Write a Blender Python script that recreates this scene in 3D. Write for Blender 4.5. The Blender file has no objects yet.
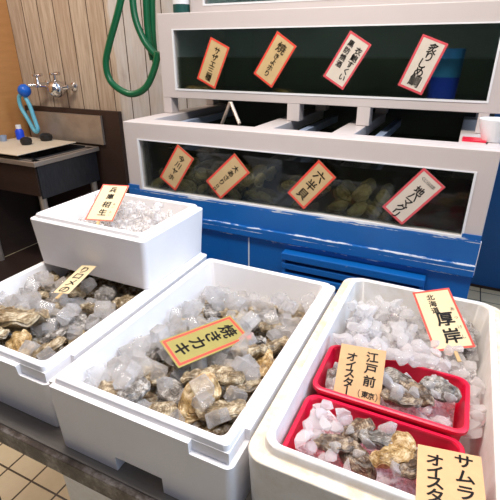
import bpy, bmesh, math, random
from mathutils import Vector, Matrix, Euler
from mathutils import noise as mnoise
random.seed(7)
C = bpy.context.scene.collection
PI = math.pi
R = math.radians

# ------------------------------------------------------------------ materials
def srgb(r, g, b):
    def f(c):
        c /= 255.0
        return c / 12.92 if c <= 0.04045 else ((c + 0.055) / 1.055) ** 2.4
    return (f(r), f(g), f(b), 1.0)

class NT:
    """small node-tree builder"""
    def __init__(self, name):
        self.m = bpy.data.materials.new(name); self.m.use_nodes = True
        self.t = self.m.node_tree; self.p = self.t.nodes['Principled BSDF']
        self.out = self.t.nodes['Material Output']
    def n(self, kind, **kw):
        nd = self.t.nodes.new(kind)
        for k, v in kw.items():
            if k in nd.inputs: self.set(nd.inputs[k], v)
            else: setattr(nd, k, v)
        return nd
    def set(self, sock, v):
        if isinstance(v, bpy.types.NodeSocket): self.t.links.new(v, sock)
        else: sock.default_value = v
    def obj(self):
        return self.n('ShaderNodeTexCoord').outputs['Object']
    def math(self, op, a, b=0.0):
        nd = self.n('ShaderNodeMath', operation=op); self.set(nd.inputs[0], a); self.set(nd.inputs[1], b)
        return nd.outputs[0]
    def mapping(self, scale=(1, 1, 1), loc=(0, 0, 0), vec=None):
        nd = self.n('ShaderNodeMapping'); self.set(nd.inputs['Vector'], vec or self.obj())
        nd.inputs['Scale'].default_value = scale; nd.inputs['Location'].default_value = loc
        return nd.outputs[0]
    def noise(self, scale, detail=4, rough=.55, vec=None, out='Fac'):
        nd = self.n('ShaderNodeTexNoise'); self.set(nd.inputs['Vector'], vec or self.obj())
        nd.inputs['Scale'].default_value = scale; nd.inputs['Detail'].default_value = detail
        nd.inputs['Roughness'].default_value = rough
        return nd.outputs[out]
    def ramp(self, fac, stops):
        nd = self.n('ShaderNodeValToRGB'); self.set(nd.inputs[0], fac)
        el = nd.color_ramp.elements
        while len(el) < len(stops): el.new(.5)
        for e, (p, c) in zip(el, stops):
            e.position = p; e.color = c if len(c) == 4 else (*c, 1)
        return nd.outputs[0]
    def mix(self, fac, a, b, mode='MIX'):
        nd = self.n('ShaderNodeMix', data_type='RGBA', blend_type=mode)
        self.set(nd.inputs[0], fac); self.set(nd.inputs[6], a); self.set(nd.inputs[7], b)
        return nd.outputs[2]
    def bump(self, h, strength=.3, dist=.002):
        nd = self.n('ShaderNodeBump'); nd.inputs['Strength'].default_value = strength
        nd.inputs['Distance'].default_value = dist; self.set(nd.inputs['Height'], h)
        self.t.links.new(nd.outputs[0], self.p.inputs['Normal'])
    def base(self, c): self.set(self.p.inputs['Base Color'], c)
    def s(self, **kw):
        for k, v in kw.items(): self.set(self.p.inputs[k.replace('_', ' ')], v)
        return self

BLACK = (0, 0, 0, 1); WHITE = (1, 1, 1, 1)

def plain(name, col, rough=.5, metal=0, var=.06, scale=20):
    n = NT(name)
    f = n.noise(scale, 3)
    lo = tuple(c * (1 - var * 2) for c in col[:3]) + (1,)
    hi = tuple(min(1, c * (1 + var * 2)) for c in col[:3]) + (1,)
    n.base(n.mix(f, lo, hi)); n.s(Roughness=rough, Metallic=metal)
    return n.m

def m_foam():
    n = NT('white_foam')
    v = n.n('ShaderNodeTexVoronoi'); n.set(v.inputs['Vector'], n.obj()); v.inputs['Scale'].default_value = 260
    n.base(n.mix(n.noise(9, 5), srgb(234, 230, 230), srgb(246, 243, 243)))
    n.bump(v.outputs['Distance'], .12, .001); n.s(Roughness=.55)
    n.p.inputs['Subsurface Weight'].default_value = 0
    return n.m

def m_foam_stained(strong):
    n = NT('stained_foam' if strong else 'old_foam')
    f = n.noise(30, 6, .7)
    specks = n.ramp(n.noise(170, 3), [(.68, BLACK), (.74, WHITE)])
    if strong:
        c = n.mix(n.ramp(f, [(.3, BLACK), (.65, WHITE)]), srgb(240, 232, 220), srgb(226, 202, 166))
    else:
        c = n.mix(n.ramp(f, [(.4, BLACK), (.8, WHITE)]), srgb(236, 233, 230), srgb(222, 214, 202))
    c = n.mix(n.math('MULTIPLY', specks, .5 if strong else .15), c, srgb(120, 90, 60))
    n.base(c); n.s(Roughness=.6)
    return n.m

def m_planks():
    n = NT('weathered_planks')
    o = n.obj()
    sx = n.n('ShaderNodeSeparateXYZ'); n.set(sx.inputs[0], o)
    x = n.math('DIVIDE', sx.outputs[0], .150)
    fr = n.math('FRACT', x); ix = n.math('FLOOR', x)
    wn = n.n('ShaderNodeTexWhiteNoise', noise_dimensions='1D'); n.set(wn.inputs['W'], ix)
    g = n.noise(6, 6, .65, n.mapping((9, 9, .7)))
    c = n.mix(n.ramp(g, [(.3, BLACK), (.7, WHITE)]), srgb(160, 142, 124), srgb(208, 194, 178))
    c = n.mix(n.math('MULTIPLY', wn.outputs[0], .3), c, srgb(150, 118, 92))
    # whitewashed boards near the tanks, an uneven edge of old paint
    edge = n.math('ADD', sx.outputs[0], n.math('MULTIPLY', n.noise(3, 4), .10))
    ww = n.ramp(n.math('ADD', edge, 2.66), [(.50, BLACK), (.52, WHITE)])
    ww2 = n.math('MULTIPLY', ww, n.ramp(n.noise(5, 5, .6, n.mapping((3, 3, .8))), [(.2, (.35, .35, .35, 1)), (.7, WHITE)]))
    c = n.mix(n.math('MULTIPLY', ww2, .7), c, srgb(206, 212, 222))
    knots = n.ramp(n.noise(7, 3, .5, n.mapping((1, 1, .6))), [(.66, BLACK), (.76, WHITE)])
    c = n.mix(n.math('MULTIPLY', knots, .3), c, srgb(110, 84, 62))
    gap = n.math('LESS_THAN', n.math('ABSOLUTE', n.math('SUBTRACT', fr, .5)), .475)
    c = n.mix(gap, srgb(74, 58, 46), c)
    n.base(c); n.s(Roughness=.75); n.bump(gap, .5, .004)
    return n.m

def m_board(name, c1, c2):
    n = NT(name)
    g = n.noise(5, 6, .6, n.mapping((1.2, 1.2, 6)))
    n.base(n.mix(g, c1, c2)); n.s(Roughness=.55)
    return n.m

def m_tiles():
    n = NT('yellowish_floor_tiles')
    s = .130
    o = n.obj()
    sx = n.n('ShaderNodeSeparateXYZ'); n.set(sx.inputs[0], o)
    def gap(v, off):
        f = n.math('FRACT', n.math('DIVIDE', n.math('ADD', v, off), s))
        return n.math('LESS_THAN', n.math('ABSOLUTE', n.math('SUBTRACT', f, .5)), .472)
    ok = n.math('MULTIPLY', gap(sx.outputs[0], 1.252 + s * 40), gap(sx.outputs[1], -.685 + s * 40))
    c = n.mix(n.noise(5, 5), srgb(226, 208, 168), srgb(244, 232, 202))
    c = n.mix(n.math('MULTIPLY', n.noise(40, 4), .4), c, srgb(196, 172, 128))
    c = n.mix(ok, srgb(66, 56, 44), c)
    n.base(c); n.s(Roughness=.28); n.bump(ok, .4, .003)
    return n.m

def m_steel(name='brushed_steel', c1=(112, 110, 110), c2=(160, 158, 156), rough=.38, metal=.85):
    n = NT(name)
    f = n.noise(14, 5, .6, n.mapping((1, 7, 1)))
    n.base(n.mix(f, srgb(*c1), srgb(*c2)))
    n.s(Metallic=metal, Roughness=n.math('ADD', n.math('MULTIPLY', n.noise(8, 4), .25), rough - .12))
    return n.m

def m_edge():
    n = NT('worn_table_edge')
    c = n.ramp(n.noise(26, 6, .7), [(.3, srgb(44, 36, 32)), (.5, srgb(84, 72, 64)), (.72, srgb(150, 142, 136))])
    n.base(c); n.s(Roughness=.5, Metallic=.25)
    return n.m

def m_blue(name, worn_z=(), top_z=None):
    """blue gloss paint, rubbed to bare white on the edges at the given heights"""
    n = NT(name)
    o = n.obj()
    sx = n.n('ShaderNodeSeparateXYZ'); n.set(sx.inputs[0], o)
    c = n.mix(n.noise(6, 5), srgb(0, 84, 160), srgb(8, 106, 184))
    streak = n.noise(10, 6, .7, n.mapping((1, 1, 6)))
    mask = n.ramp(n.noise(45, 5, .7), [(.70, BLACK), (.74, WHITE)])
    mask = n.math('MULTIPLY', mask, .35)
    for z, w in worn_z:
        d = n.math('ABSOLUTE', n.math('SUBTRACT', sx.outputs[2], z))
        near = n.math('SUBTRACT', 1.0, n.math('DIVIDE', d, w))
        k = n.math('ADD', near, n.math('MULTIPLY', n.math('SUBTRACT', streak, .55), 3.2))
        mask = n.math('MAXIMUM', mask, n.ramp(k, [(.72, BLACK), (.88, WHITE)]))
    c = n.mix(mask, c, srgb(206, 212, 220))
    n.base(c); n.s(Roughness=.42)
    return n.m

def m_ice(name, tint=(1, 1, 1, 1), white=.22, rough=.06):
    n = NT(name)
    n.base(tint)
    n.s(Roughness=rough, IOR=1.36); n.p.inputs['Transmission Weight'].default_value = 1.0
    n.bump(n.noise(45, 2), .10, .003)
    d = n.n('ShaderNodeBsdfTranslucent'); d.inputs['Color'].default_value = (1, .98, .97, 1)
    df = n.n('ShaderNodeBsdfDiffuse'); df.inputs['Color'].default_value = (1, .97, .96, 1)
    tr = n.n('ShaderNodeBsdfTransparent')
    m0 = n.n('ShaderNodeMixShader'); n.set(m0.inputs[0], .5); n.set(m0.inputs[1], d.outputs[0]); n.set(m0.inputs[2], df.outputs[0])
    m1 = n.n('ShaderNodeMixShader'); n.set(m1.inputs[0], .26); n.set(m1.inputs[1], n.p.outputs[0]); n.set(m1.inputs[2], tr.outputs[0])
    cloud = n.ramp(n.noise(70, 4, .6), [(.38, (white * .2,) * 3 + (1,)), (.66, (white * 2.0,) * 3 + (1,))])
    m2 = n.n('ShaderNodeMixShader'); n.set(m2.inputs[0], cloud); n.set(m2.inputs[1], m1.outputs[0]); n.set(m2.inputs[2], m0.outputs[0])
    n.t.links.new(m2.outputs[0], n.out.inputs['Surface'])
    return n.m

def m_glass():
    n = NT('tank_glass'); n.base((.93, .97, .96, 1)); n.s(Roughness=.0, IOR=1.45)
    n.p.inputs['Transmission Weight'].default_value = 1
    tr = n.n('ShaderNodeBsdfTransparent'); tr.inputs['Color'].default_value = (.93, .96, .95, 1)
    m = n.n('ShaderNodeMixShader'); n.set(m.inputs[0], .6); n.set(m.inputs[1], n.p.outputs[0]); n.set(m.inputs[2], tr.outputs[0])
    n.t.links.new(m.outputs[0], n.out.inputs['Surface'])
    return n.m

def m_water():
    n = NT('murky_water')
    tr = n.n('ShaderNodeBsdfTransparent'); tr.inputs['Color'].default_value = (.74, .78, .70, 1)
    gl = n.n('ShaderNodeBsdfGlossy'); gl.inputs['Roughness'].default_value = .03
    fr = n.n('ShaderNodeFresnel'); fr.inputs['IOR'].default_value = 1.2
    m = n.n('ShaderNodeMixShader'); n.set(m.inputs[0], fr.outputs[0]); n.set(m.inputs[1], tr.outputs[0]); n.set(m.inputs[2], gl.outputs[0])
    n.t.links.new(m.outputs[0], n.out.inputs['Surface'])
    return n.m

def m_shell(name, dark, mid, light, wet=.3):
    n = NT(name)
    f = n.noise(55, 8, .75)
    at = n.n('ShaderNodeAttribute', attribute_name='growth')
    ring = n.math('SINE', n.math('ADD', n.math('MULTIPLY', at.outputs['Fac'], 60.0), n.math('MULTIPLY', n.noise(24, 3), 9.0)))
    k = n.math('ADD', n.math('MULTIPLY', ring, .03), f)
    c = n.ramp(k, [(.34, dark), (.50, mid), (.66, light)])
    n.base(c); n.s(Roughness=wet); n.bump(k, .45, .003)
    return n.m

FOAM = m_foam(); FOAM_TAN = m_foam_stained(True); FOAM_OLD = m_foam_stained(False)
WHITEPAINT = plain('tank_white_paint', srgb(204, 195, 193), .38, 0, .02, 8)
WHITEEDGE = plain('white_sealant', srgb(232, 234, 238), .5, 0, .02)
TANKIN = plain('dark_tank_lining', srgb(44, 52, 48), .6, 0, .15, 6)
TANKIN2 = plain('reflection_tank_lining', srgb(190, 214, 214), .6, 0, .12, 6)  # pale colour stands in for the bright reflection on the upper glass
TANKSIDE = plain('pale_tank_lining', srgb(150, 165, 190), .5, 0, .08, 6)
GLASS = m_glass(); WATER = m_water()
BLUE = m_blue('blue_paint', [(1.032, .012), (1.026, .006)])
BLUE_LEDGE = m_blue('blue_paint_worn_ledge', [(.959, .007), (.922, .006), (.945, .003)])
BLUE_STAND = m_blue('blue_paint_stand', [(.921, .014)])
BLUE_FLAT = m_blue('blue_board_paint')
STEEL = m_steel(c1=(150, 138, 128), c2=(192, 180, 168), metal=.5); STEEL_DARK = m_steel('dull_steel', (58, 60, 66), (92, 94, 100), .42, .8)
STEEL_TABLE = m_steel('table_steel', (120, 114, 108), (156, 150, 142), .42, .6)
CHROME = m_steel('chrome', (200, 200, 204), (235, 235, 238), .16, 1.0)
EDGE = m_edge()
PLANKS = m_planks(); TILES = m_tiles()
ORANGE = m_board('orange_brown_board', srgb(176, 124, 72), srgb(206, 150, 94))
DARKWOOD = m_board('dark_brown_board', srgb(46, 31, 26), srgb(60, 42, 34))
CUTTING = m_board('cream_board', srgb(196, 182, 158), srgb(222, 210, 190))
BLACKRUB = plain('black_rubber', srgb(26, 25, 27), .5)
HOSEGREEN = plain('green_hose', srgb(6, 98, 62), .35, 0, .08)
TEAL = plain('dark_teal_plastic', srgb(20, 74, 70), .4)
RED = plain('red_basket_plastic', srgb(226, 22, 62), .32, 0, .05)
BLUEPLASTIC = plain('blue_plastic', srgb(14, 98, 205), .35)
BLUEPLASTIC_L = plain('light_blue_plastic', srgb(60, 160, 235), .4)
SKYBLUE = plain('pale_blue_plastic', srgb(104, 186, 214), .4)
DEEPBLUE = plain('deep_blue_plastic', srgb(24, 74, 225), .4)
INK = plain('black_ink', srgb(26, 22, 22), .5, 0, .05)
INK_RED = plain('dark_red_ink', srgb(90, 30, 40), .5, 0, .05)
PAPER = plain('cream_paper', srgb(228, 204, 160), .45, 0, .05, 40)
PAPER_W = plain('white_paper', srgb(216, 206, 192), .35, 0, .04, 40)
PAPER_G = plain('gold_green_paper', srgb(156, 144, 80), .3, 0, .06, 40)
PAPER_T = plain('tank_card_paper', srgb(206, 178, 130), .35, 0, .05, 40)
CARDB = plain('brown_cardboard', srgb(214, 172, 122), .6, 0, .06, 60)
BORDER = plain('red_border_print', srgb(226, 76, 60), .4, 0, .06, 60)
BORDER_P = plain('pink_red_border_print', srgb(214, 84, 92), .4, 0, .06, 60)
ICE = m_ice('clear_ice', (1, 1, 1, 1), .24, .0); ICE_W = m_ice('frosty_ice', (1, 1, 1, 1), .42, .02)
ICE_BED = m_ice('packed_ice', (1, 1, 1, 1), .6, .15)
def m_mixbed():
    n = NT('shell_and_ice_bed')
    f = n.noise(42, 6, .7)
    c = n.ramp(f, [(.34, srgb(44, 34, 26)), (.46, srgb(120, 98, 70)), (.56, srgb(186, 172, 148)), (.66, srgb(230, 232, 238))])
    n.base(c); n.s(Roughness=.2); n.bump(f, .8, .01)
    return n.m
MIXBED = m_mixbed()
SH_BROWN = m_shell('brown_oyster_shell', srgb(48, 38, 28), srgb(130, 110, 80), srgb(212, 198, 170))
SH_GREY = m_shell('grey_oyster_shell', srgb(40, 37, 36), srgb(106, 98, 90), srgb(196, 190, 182))
SH_GOLD = m_shell('golden_oyster_shell', srgb(70, 50, 28), srgb(164, 130, 78), srgb(224, 204, 164))
SH_DARK = m_shell('dark_oyster_shell', srgb(34, 27, 22), srgb(96, 76, 60), srgb(186, 166, 140))
SH_CLAM = m_shell('yellowish_shell', srgb(120, 96, 54), srgb(190, 164, 104), srgb(226, 206, 150))
BARN = plain('white_barnacle', srgb(236, 228, 214), .5)
STICK = plain('bamboo_stick', srgb(200, 168, 118), .6)

# ------------------------------------------------------------------ helpers
def finish(bm, smooth=None):
    bmesh.ops.recalc_face_normals(bm, faces=bm.faces)
    me = bpy.data.meshes.new('mesh'); bm.to_mesh(me); bm.free()
    if smooth is not None:
        for p in me.polygons: p.use_smooth = True
        me.set_sharp_from_angle(angle=R(smooth))
    return me

def obj(name, bm, mat, parent=None, smooth=None, bevel=0, seg=2):
    me = bm if isinstance(bm, bpy.types.Mesh) else finish(bm, smooth)
    me.name = name
    o = bpy.data.objects.new(name, me); C.objects.link(o)
    for m in (mat if isinstance(mat, (list, tuple)) else [mat]): me.materials.append(m)
    if bevel:
        b = o.modifiers.new('bevel', 'BEVEL'); b.width = bevel; b.segments = seg; b.limit_method = 'ANGLE'; b.angle_limit = R(40)
        b.harden_normals = False
    if parent: o.parent = parent
    return o

def tag(o, label, cat, group=None, kind=None):
    if label: o['label'] = label
    if cat: o['category'] = cat
    if group: o['group'] = group
    if kind: o['kind'] = kind
    return o

def thing(name, label, cat, loc=(0, 0, 0), group=None, rot=(0, 0, 0)):
    o = bpy.data.objects.new(name, None); C.objects.link(o); o.empty_display_size = .05
    o.location = loc; o.rotation_euler = rot
    return tag(o, label, cat, group)

def struct(name, bm, mat, **kw):
    o = obj(name, bm, mat, **kw); o['kind'] = 'structure'
    return o

def copy_tree(o, parent=None):
    c = o.copy(); C.objects.link(c)
    if parent: c.parent = parent
    for ch in list(o.children): copy_tree(ch, c)
    return c

def B(): return bmesh.new()

def box(bm, x0, x1, y0, y1, z0, z1, mi=0):
    v = [bm.verts.new((x, y, z)) for z in (z0, z1) for y in (y0, y1) for x in (x0, x1)]
    for f in ((0, 2, 3, 1), (4, 5, 7, 6), (0, 1, 5, 4), (2, 6, 7, 3), (0, 4, 6, 2), (1, 3, 7, 5)):
        bm.faces.new([v[i] for i in f]).material_index = mi
    return bm

def BX(*a): return box(B(), *a)

def tube(bm, pts, r, seg=10, closed=False, caps=True):
    """tube along a polyline; r is a number or a list"""
    P = [Vector(p) for p in pts]; n = len(P); rings = []
    up = Vector((0, 0, 1)); prev = None
    for i, p in enumerate(P):
        a = P[i - 1] if i or closed else P[i]; b = P[(i + 1) % n] if i < n - 1 or closed else P[i]
        t = (b - a).normalized()
        if prev is None:
            x = t.orthogonal().normalized()
        else:
            x = (prev - t * prev.dot(t)).normalized()
        prev = x; y = t.cross(x); rr = r[i] if isinstance(r, (list, tuple)) else r
        rings.append([bm.verts.new(p + x * math.cos(2 * PI * k / seg) * rr + y * math.sin(2 * PI * k / seg) * rr) for k in range(seg)])
    for i in range(n if closed else n - 1):
        A, Bq = rings[i], rings[(i + 1) % n]
        for k in range(seg): bm.faces.new((A[k], A[(k + 1) % seg], Bq[(k + 1) % seg], Bq[k]))
    if not closed and caps:
        bm.faces.new(rings[0][::-1]); bm.faces.new(rings[-1])
    return bm

def lathe(bm, prof, seg=24, loc=(0, 0, 0), M=None):
    M = M or Matrix.Translation(loc); rings = []
    for r, z in prof:
        if r < 1e-6: rings.append([bm.verts.new(M @ Vector((0, 0, z)))])
        else: rings.append([bm.verts.new(M @ Vector((r * math.cos(2 * PI * k / seg), r * math.sin(2 * PI * k / seg), z))) for k in range(seg)])
    for A, Bq in zip(rings, rings[1:]):
        for k in range(seg):
            k2 = (k + 1) % seg
            if len(A) == 1 and len(Bq) == 1: continue
            if len(A) == 1: bm.faces.new((A[0], Bq[k], Bq[k2]))
            elif len(Bq) == 1: bm.faces.new((A[k], A[k2], Bq[0]))
            else: bm.faces.new((A[k], A[k2], Bq[k2], Bq[k]))
    for Rg in (rings[0], rings[-1]):
        if len(Rg) > 1: bm.faces.new(Rg)
    return bm

def rrect(x0, x1, y0, y1, r, seg=6):
    r = min(r, (x1 - x0) / 2 - 1e-4, (y1 - y0) / 2 - 1e-4)
    pts = []
    for cx, cy, a0 in ((x1 - r, y1 - r, 0), (x0 + r, y1 - r, 90), (x0 + r, y0 + r, 180), (x1 - r, y0 + r, 270)):
        for k in range(seg + 1):
            a = R(a0 + 90 * k / seg); pts.append((cx + r * math.cos(a), cy + r * math.sin(a)))
    return pts

def loft(bm, rect, levels, seg=6, cap0=True, cap1=True):
    """stack of rounded rectangles: levels = (inset, z, radius, material index of the band that follows)"""
    x0, x1, y0, y1 = rect; rings = []
    for lv in levels:
        i, z, r = lv[:3]
        rings.append([bm.verts.new((x, y, z)) for x, y in rrect(x0 + i, x1 - i, y0 + i, y1 - i, r, seg)])
    n = len(rings[0])
    for (A, Bq, lv) in zip(rings, rings[1:], levels):
        mi = lv[3] if len(lv) > 3 else 0
        for k in range(n): bm.faces.new((A[k], A[(k + 1) % n], Bq[(k + 1) % n], Bq[k])).material_index = mi
    if cap0: bm.faces.new(rings[0][::-1])
    if cap1: bm.faces.new(rings[-1])
    return bm

def evaluated_mesh(o):
    dg = bpy.context.evaluated_depsgraph_get()
    return bpy.data.meshes.new_from_object(o.evaluated_get(dg))

def cut(o, cutters):
    """carve boxes out of a mesh object for good"""
    tmp = []
    for c in cutters:
        k = bpy.data.objects.new('cutter', finish(c)); C.objects.link(k); tmp.append(k)
        m = o.modifiers.new('cut', 'BOOLEAN'); m.operation = 'DIFFERENCE'; m.object = k; m.solver = 'EXACT'
    bpy.context.view_layer.update()
    me = evaluated_mesh(o)
    o.modifiers.clear(); o.data = me
    for k in tmp: bpy.data.objects.remove(k)
    return o

# ------------------------------------------------------------------ setting
struct('floor', BX(-3.4, 2.2, -1.2, 3.4, -.08, 0), TILES)
struct('wall_back', BX(-3.25, -.35, 2.52, 2.60, 0, 3.0), PLANKS)
struct('wall_left', BX(-3.25, -3.15, -.4, 2.52, 0, 3.0), ORANGE)
struct('wall_recess', BX(-.35, -.27, 2.52, 3.3, 0, 3.0), ORANGE)
struct('wall_rear', BX(-.27, 1.7, 3.3, 3.38, 0, 3.0), DARKWOOD)
struct('wall_left_shade', BX(-3.149, -3.13, .2, 2.484, 0, .86), DARKWOOD)  # dark panel added to put shade on the lower left wall
bl = struct('trim_1', BX(-3.14, -2.205, 2.485, 2.518, 0, 1.11), DARKWOOD)

t = thing('blue_board', 'tall blue painted board standing on the floor behind the right end of the tanks', 'board', (.7, 3.1, 0))
obj('panel', BX(-.55, .75, -.01, .03, .02, 1.5), BLUE_FLAT, t)
obj('foot_rail', BX(-.55, .75, -.015, .06, 0, .02), DARKWOOD, t)

# ------------------------------------------------------------------ steel table
TZ = .745
t = thing('steel_table', 'low grey steel table with mottled worn front edge under the foam boxes', 'table', (-.35, .8, 0))
def loc(o, t):
    o.location = -Vector(t.location); return o
loc(obj('table_top', BX(-1.13, .45, .418, 1.17, TZ - .012, TZ), STEEL_TABLE, t, bevel=.002), t)
loc(obj('front_edge', BX(-1.13, .45, .404, .418, TZ - .046, TZ - .001), EDGE, t, bevel=.002), t)['label'] = 'dark mottled front edge'
loc(obj('side_edge', BX(-1.13, -1.116, .418, 1.17, TZ - .046, TZ - .012), EDGE, t), t)
for x in (-1.1, .4):
    for y in (.47, 1.12):
        loc(obj('leg', BX(x - .02, x + .02, y - .02, y + .02, 0, TZ - .012), STEEL_DARK, t), t)

# box on the floor under the table
t = thing('foam_box', 'white foam cooler box on the tiled floor under the table', 'foam box', (-.45, .78, 0))
bm = loft(B(), (-.785, -.15, .50, 1.05), [(.01, 0, .03), (0, .5, .03), (.0, .5, .03)], cap1=False)
b = loc(obj('body', loft(B(), (-.785, -.15, .50, 1.05), [(.012, 0, .02), (0, .53, .02), (.03, .53, .02), (.04, .05, .02)]), FOAM_OLD, t, smooth=35), t)
bm.free()
loc(obj('lid', loft(B(), (-.79, -.145, .495, 1.055), [(0, .531, .02), (0, .575, .02), (.01, .58, .02)]), FOAM_OLD, t, smooth=35), t)

# ------------------------------------------------------------------ foam boxes
def foam_box(label, x0, x1, y0, y1, z0, z1, taper, lip=.013, ledge=.011, rad=.014, mats=(FOAM,), lipw=.014, inner=.02, notches=(), group='foam boxes of shellfish', irad=None):
    cx, cy = (x0 + x1) / 2, (y0 + y1) / 2
    irad = irad or rad
    lv = [(taper, z0, rad), (0, z1 - lip, rad, 1 if len(mats) > 1 else 0), (ledge, z1 - lip, max(rad - .004, .01)),
          (ledge + .002, z1 - .002, max(rad - .004, .01)), (ledge + .004, z1, irad), (ledge + lipw, z1, irad), (ledge + lipw + .003, z1 - .003, irad), (ledge + lipw + inner, z0 + .03, irad)]
    bm = loft(B(), (x0 - cx, x1 - cx, y0 - cy, y1 - cy), [(l[0], l[1] - z0, *l[2:]) for l in lv])
    o = obj('foam_box', bm, list(mats)); o.location = (cx, cy, z0)
    cs = []
    for (a, b_, c, d, e, f) in notches: cs.append(BX(a - cx, b_ - cx, c - cy, d - cy, e - z0, f - z0))
    if cs:
        l0 = o.location.copy(); o.location = (0, 0, 0); cut(o, cs); o.location = l0
    me = o.data
    for p in me.polygons: p.use_smooth = True
    me.set_sharp_from_angle(angle=R(32))
    bv = o.modifiers.new('bevel', 'BEVEL'); bv.width = .0025; bv.segments = 2; bv.limit_method = 'ANGLE'; bv.angle_limit = R(45)
    return tag(o, label, 'foam box', group)

ZR = .922
Z0 = TZ + .001
def corner_notches(x0, x1, y0, zl):
    return [(x0 - .01, x0 + .012, y0 - .02, y0 + .012, zl - .032, zl + .0005), (x1 - .060, x1 + .02, y0 - .02, y0 + .0105, zl - .022, zl + .0005)]
ML = (-.648, -.237, .430, 1.055)
foam_box('middle white foam box of ice and oysters with a red-bordered green-gold card', *ML, Z0, ZR, .004, mats=(FOAM,),
         notches=[(-.655, -.636, .42, .4405, .868, .9095), (-.318, -.2, .42, .4405, .884, .9095), (-.247, -.2, .42, .50, .884, .9095),
                  (-.495, -.385, .42, .458, .73, .785)])
LL = (-1.088, -.662, .442, 1.085)
foam_box('left white foam box of oysters and ice with a smaller box on its back half', *LL, Z0, ZR, .020, mats=(FOAM,),
         notches=[(-.745, -.6, .43, .4525, .884, .9095), (-.6725, -.6, .43, .52, .884, .9095)])
RL = (-.228, .172, .446, 1.127)
foam_box('right white foam box with tan stained rim, holding two red baskets', *RL, Z0, ZR + .004, .006, lip=.016, ledge=.021, rad=.035, mats=(FOAM_OLD, FOAM_TAN), lipw=.012, inner=.012, irad=.024)
TL_ = (-1.074, -.668, .786, 1.082)
foam_box('small white foam box of crushed ice standing on the left box', *TL_, ZR + .001, 1.078, .008, lip=.012, mats=(FOAM,), lipw=.013, inner=.014)

# ------------------------------------------------------------------ tanks
XL, XR = -1.094, .098
WL, WR = -1.033, .050
def frame_bm(x0, x1, y0, y1, z0, z1, wx0, wx1, wz0, wz1):
    """flat front plate with one rectangular opening"""
    bm = B()
    def ring(y):
        o = [bm.verts.new((x, y, z)) for x, z in ((x0, z0), (x1, z0), (x1, z1), (x0, z1))]
        i = [bm.verts.new((x, y, z)) for x, z in ((wx0, wz0), (wx1, wz0), (wx1, wz1), (wx0, wz1))]
        return o, i
    o1, i1 = ring(y0); o2, i2 = ring(y1)
    for k in range(4):
        k2 = (k + 1) % 4
        bm.faces.new((o1[k], o1[k2], i1[k2], i1[k])); bm.faces.new((o2[k], i2[k], i2[k2], o2[k2]))
        bm.faces.new((o1[k], o2[k], o2[k2], o1[k2])); bm.faces.new((i1[k], i1[k2], i2[k2], i2[k]))
    return bm

def tank(name, label, yf, yb, z0, z1, wz0, wz1, x0, x1, wx0, wx1, inside, open_top, zplate=None, zw=None):
    t = thing(name, label, 'fish tank', ((x0 + x1) / 2, yf, z0), 'stacked fish tanks')
    def P(n, bm, m, **kw): return loc(obj(n, bm, m, t, **kw), t)
    fr = P('front_frame', frame_bm(x0, x1, yf, yf + .03, zplate or z0, z1, wx0, wx1, wz0, wz1), WHITEPAINT, bevel=.003)
    P('window_seal', frame_bm(wx0 - .004, wx1 + .004, yf - .002, yf + .004, wz0 - .005, wz1 + .003, wx0 + .003, wx1 - .002, wz0 + .001, wz1 - .001), WHITEEDGE)
    P('glass', BX(wx0 - .02, wx1 + .02, yf + .012, yf + .017, wz0 - .02, wz1 + .02), GLASS)
    P('side_panel', BX(x0, x0 + .03, yf + .03, yb, z0, z1), WHITEPAINT, bevel=.002)
    P('side_panel', BX(x1 - .03, x1, yf + .03, yb, z0, z1), WHITEPAINT, bevel=.002)
    P('back_panel', BX(x0 + .03, x1 - .03, yb - .02, yb, z0, z1), inside)
    P('bottom_panel', BX(x0 + .03, x1 - .03, yf + .03, yb - .02, z0, wz0 - .02), TANKIN)
    P('lining', BX(x0 + .03, x0 + .034, yf + .03, yb - .02, wz0 - .02, z1 - .03), inside)
    P('lining', BX(x1 - .034, x1 - .03, yf + .03, yb - .02, wz0 - .02, z1 - .03), inside)
    if not open_top: P('top_panel', BX(x0 + .03, x1 - .03, yf + .03, yb - .02, z1 - .015, z1), WHITEPAINT)
    if zw: P('water', BX(x0 + .036, x1 - .036, yf + .02, yb - .022, wz0 - .018, zw), WATER)
    return t, P

YL, YU = 1.25, 1.5
LT, P = tank('fish_tank', 'lower white framed tank with worn blue painted base and shellfish behind the glass', YL, 1.95, .922, 1.273, 1.036, 1.214, XL, XR, WL, WR, TANKIN, True, None, 1.19)
P('top_rim', BX(XL, XR, YL + .03, YL + .085, 1.258, 1.2735), WHITEPAINT, bevel=.002)
for x in (-1.06, -.585, -.325, .030):
    P('crossbar', BX(x - .034, x + .034, YL + .085, 1.90, 1.236, 1.2735), WHITEPAINT, bevel=.002)
for x in (-.99, -.50, -.24):
    P('cover_edge', BX(x - .012, x + .012, YL + .09, 1.90, 1.225, 1.250), TANKSIDE)
P('gap_shade_board', BX(XL, XR, 1.90, 1.94, 1.2735, 1.332), TANKIN)  # dark board added so the gap between the tanks reads as shade
P('worn_edge', BX(XR + .001, XR + .0025, YL - .008, YL + .004, .93, 1.03), WHITEEDGE)
# blue painted base of the lower tank: plate, two worn ledges
P('blue_base', BX(XL - .001, XR + .001, YL - .006, YL + .002, .960, 1.030), BLUE)['label'] = 'blue painted base with chipped upper edge'
P('blue_ledge', BX(XL - .001, XR + .001, YL - .014, YL + .002, .923, .960), BLUE_LEDGE, bevel=.003)
for x in (WL - .04, WR + .024):
    P('blue_corner', BX(x - .024, x + .024, YL - .004, YL + .001, 1.029, 1.046), BLUE)

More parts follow.
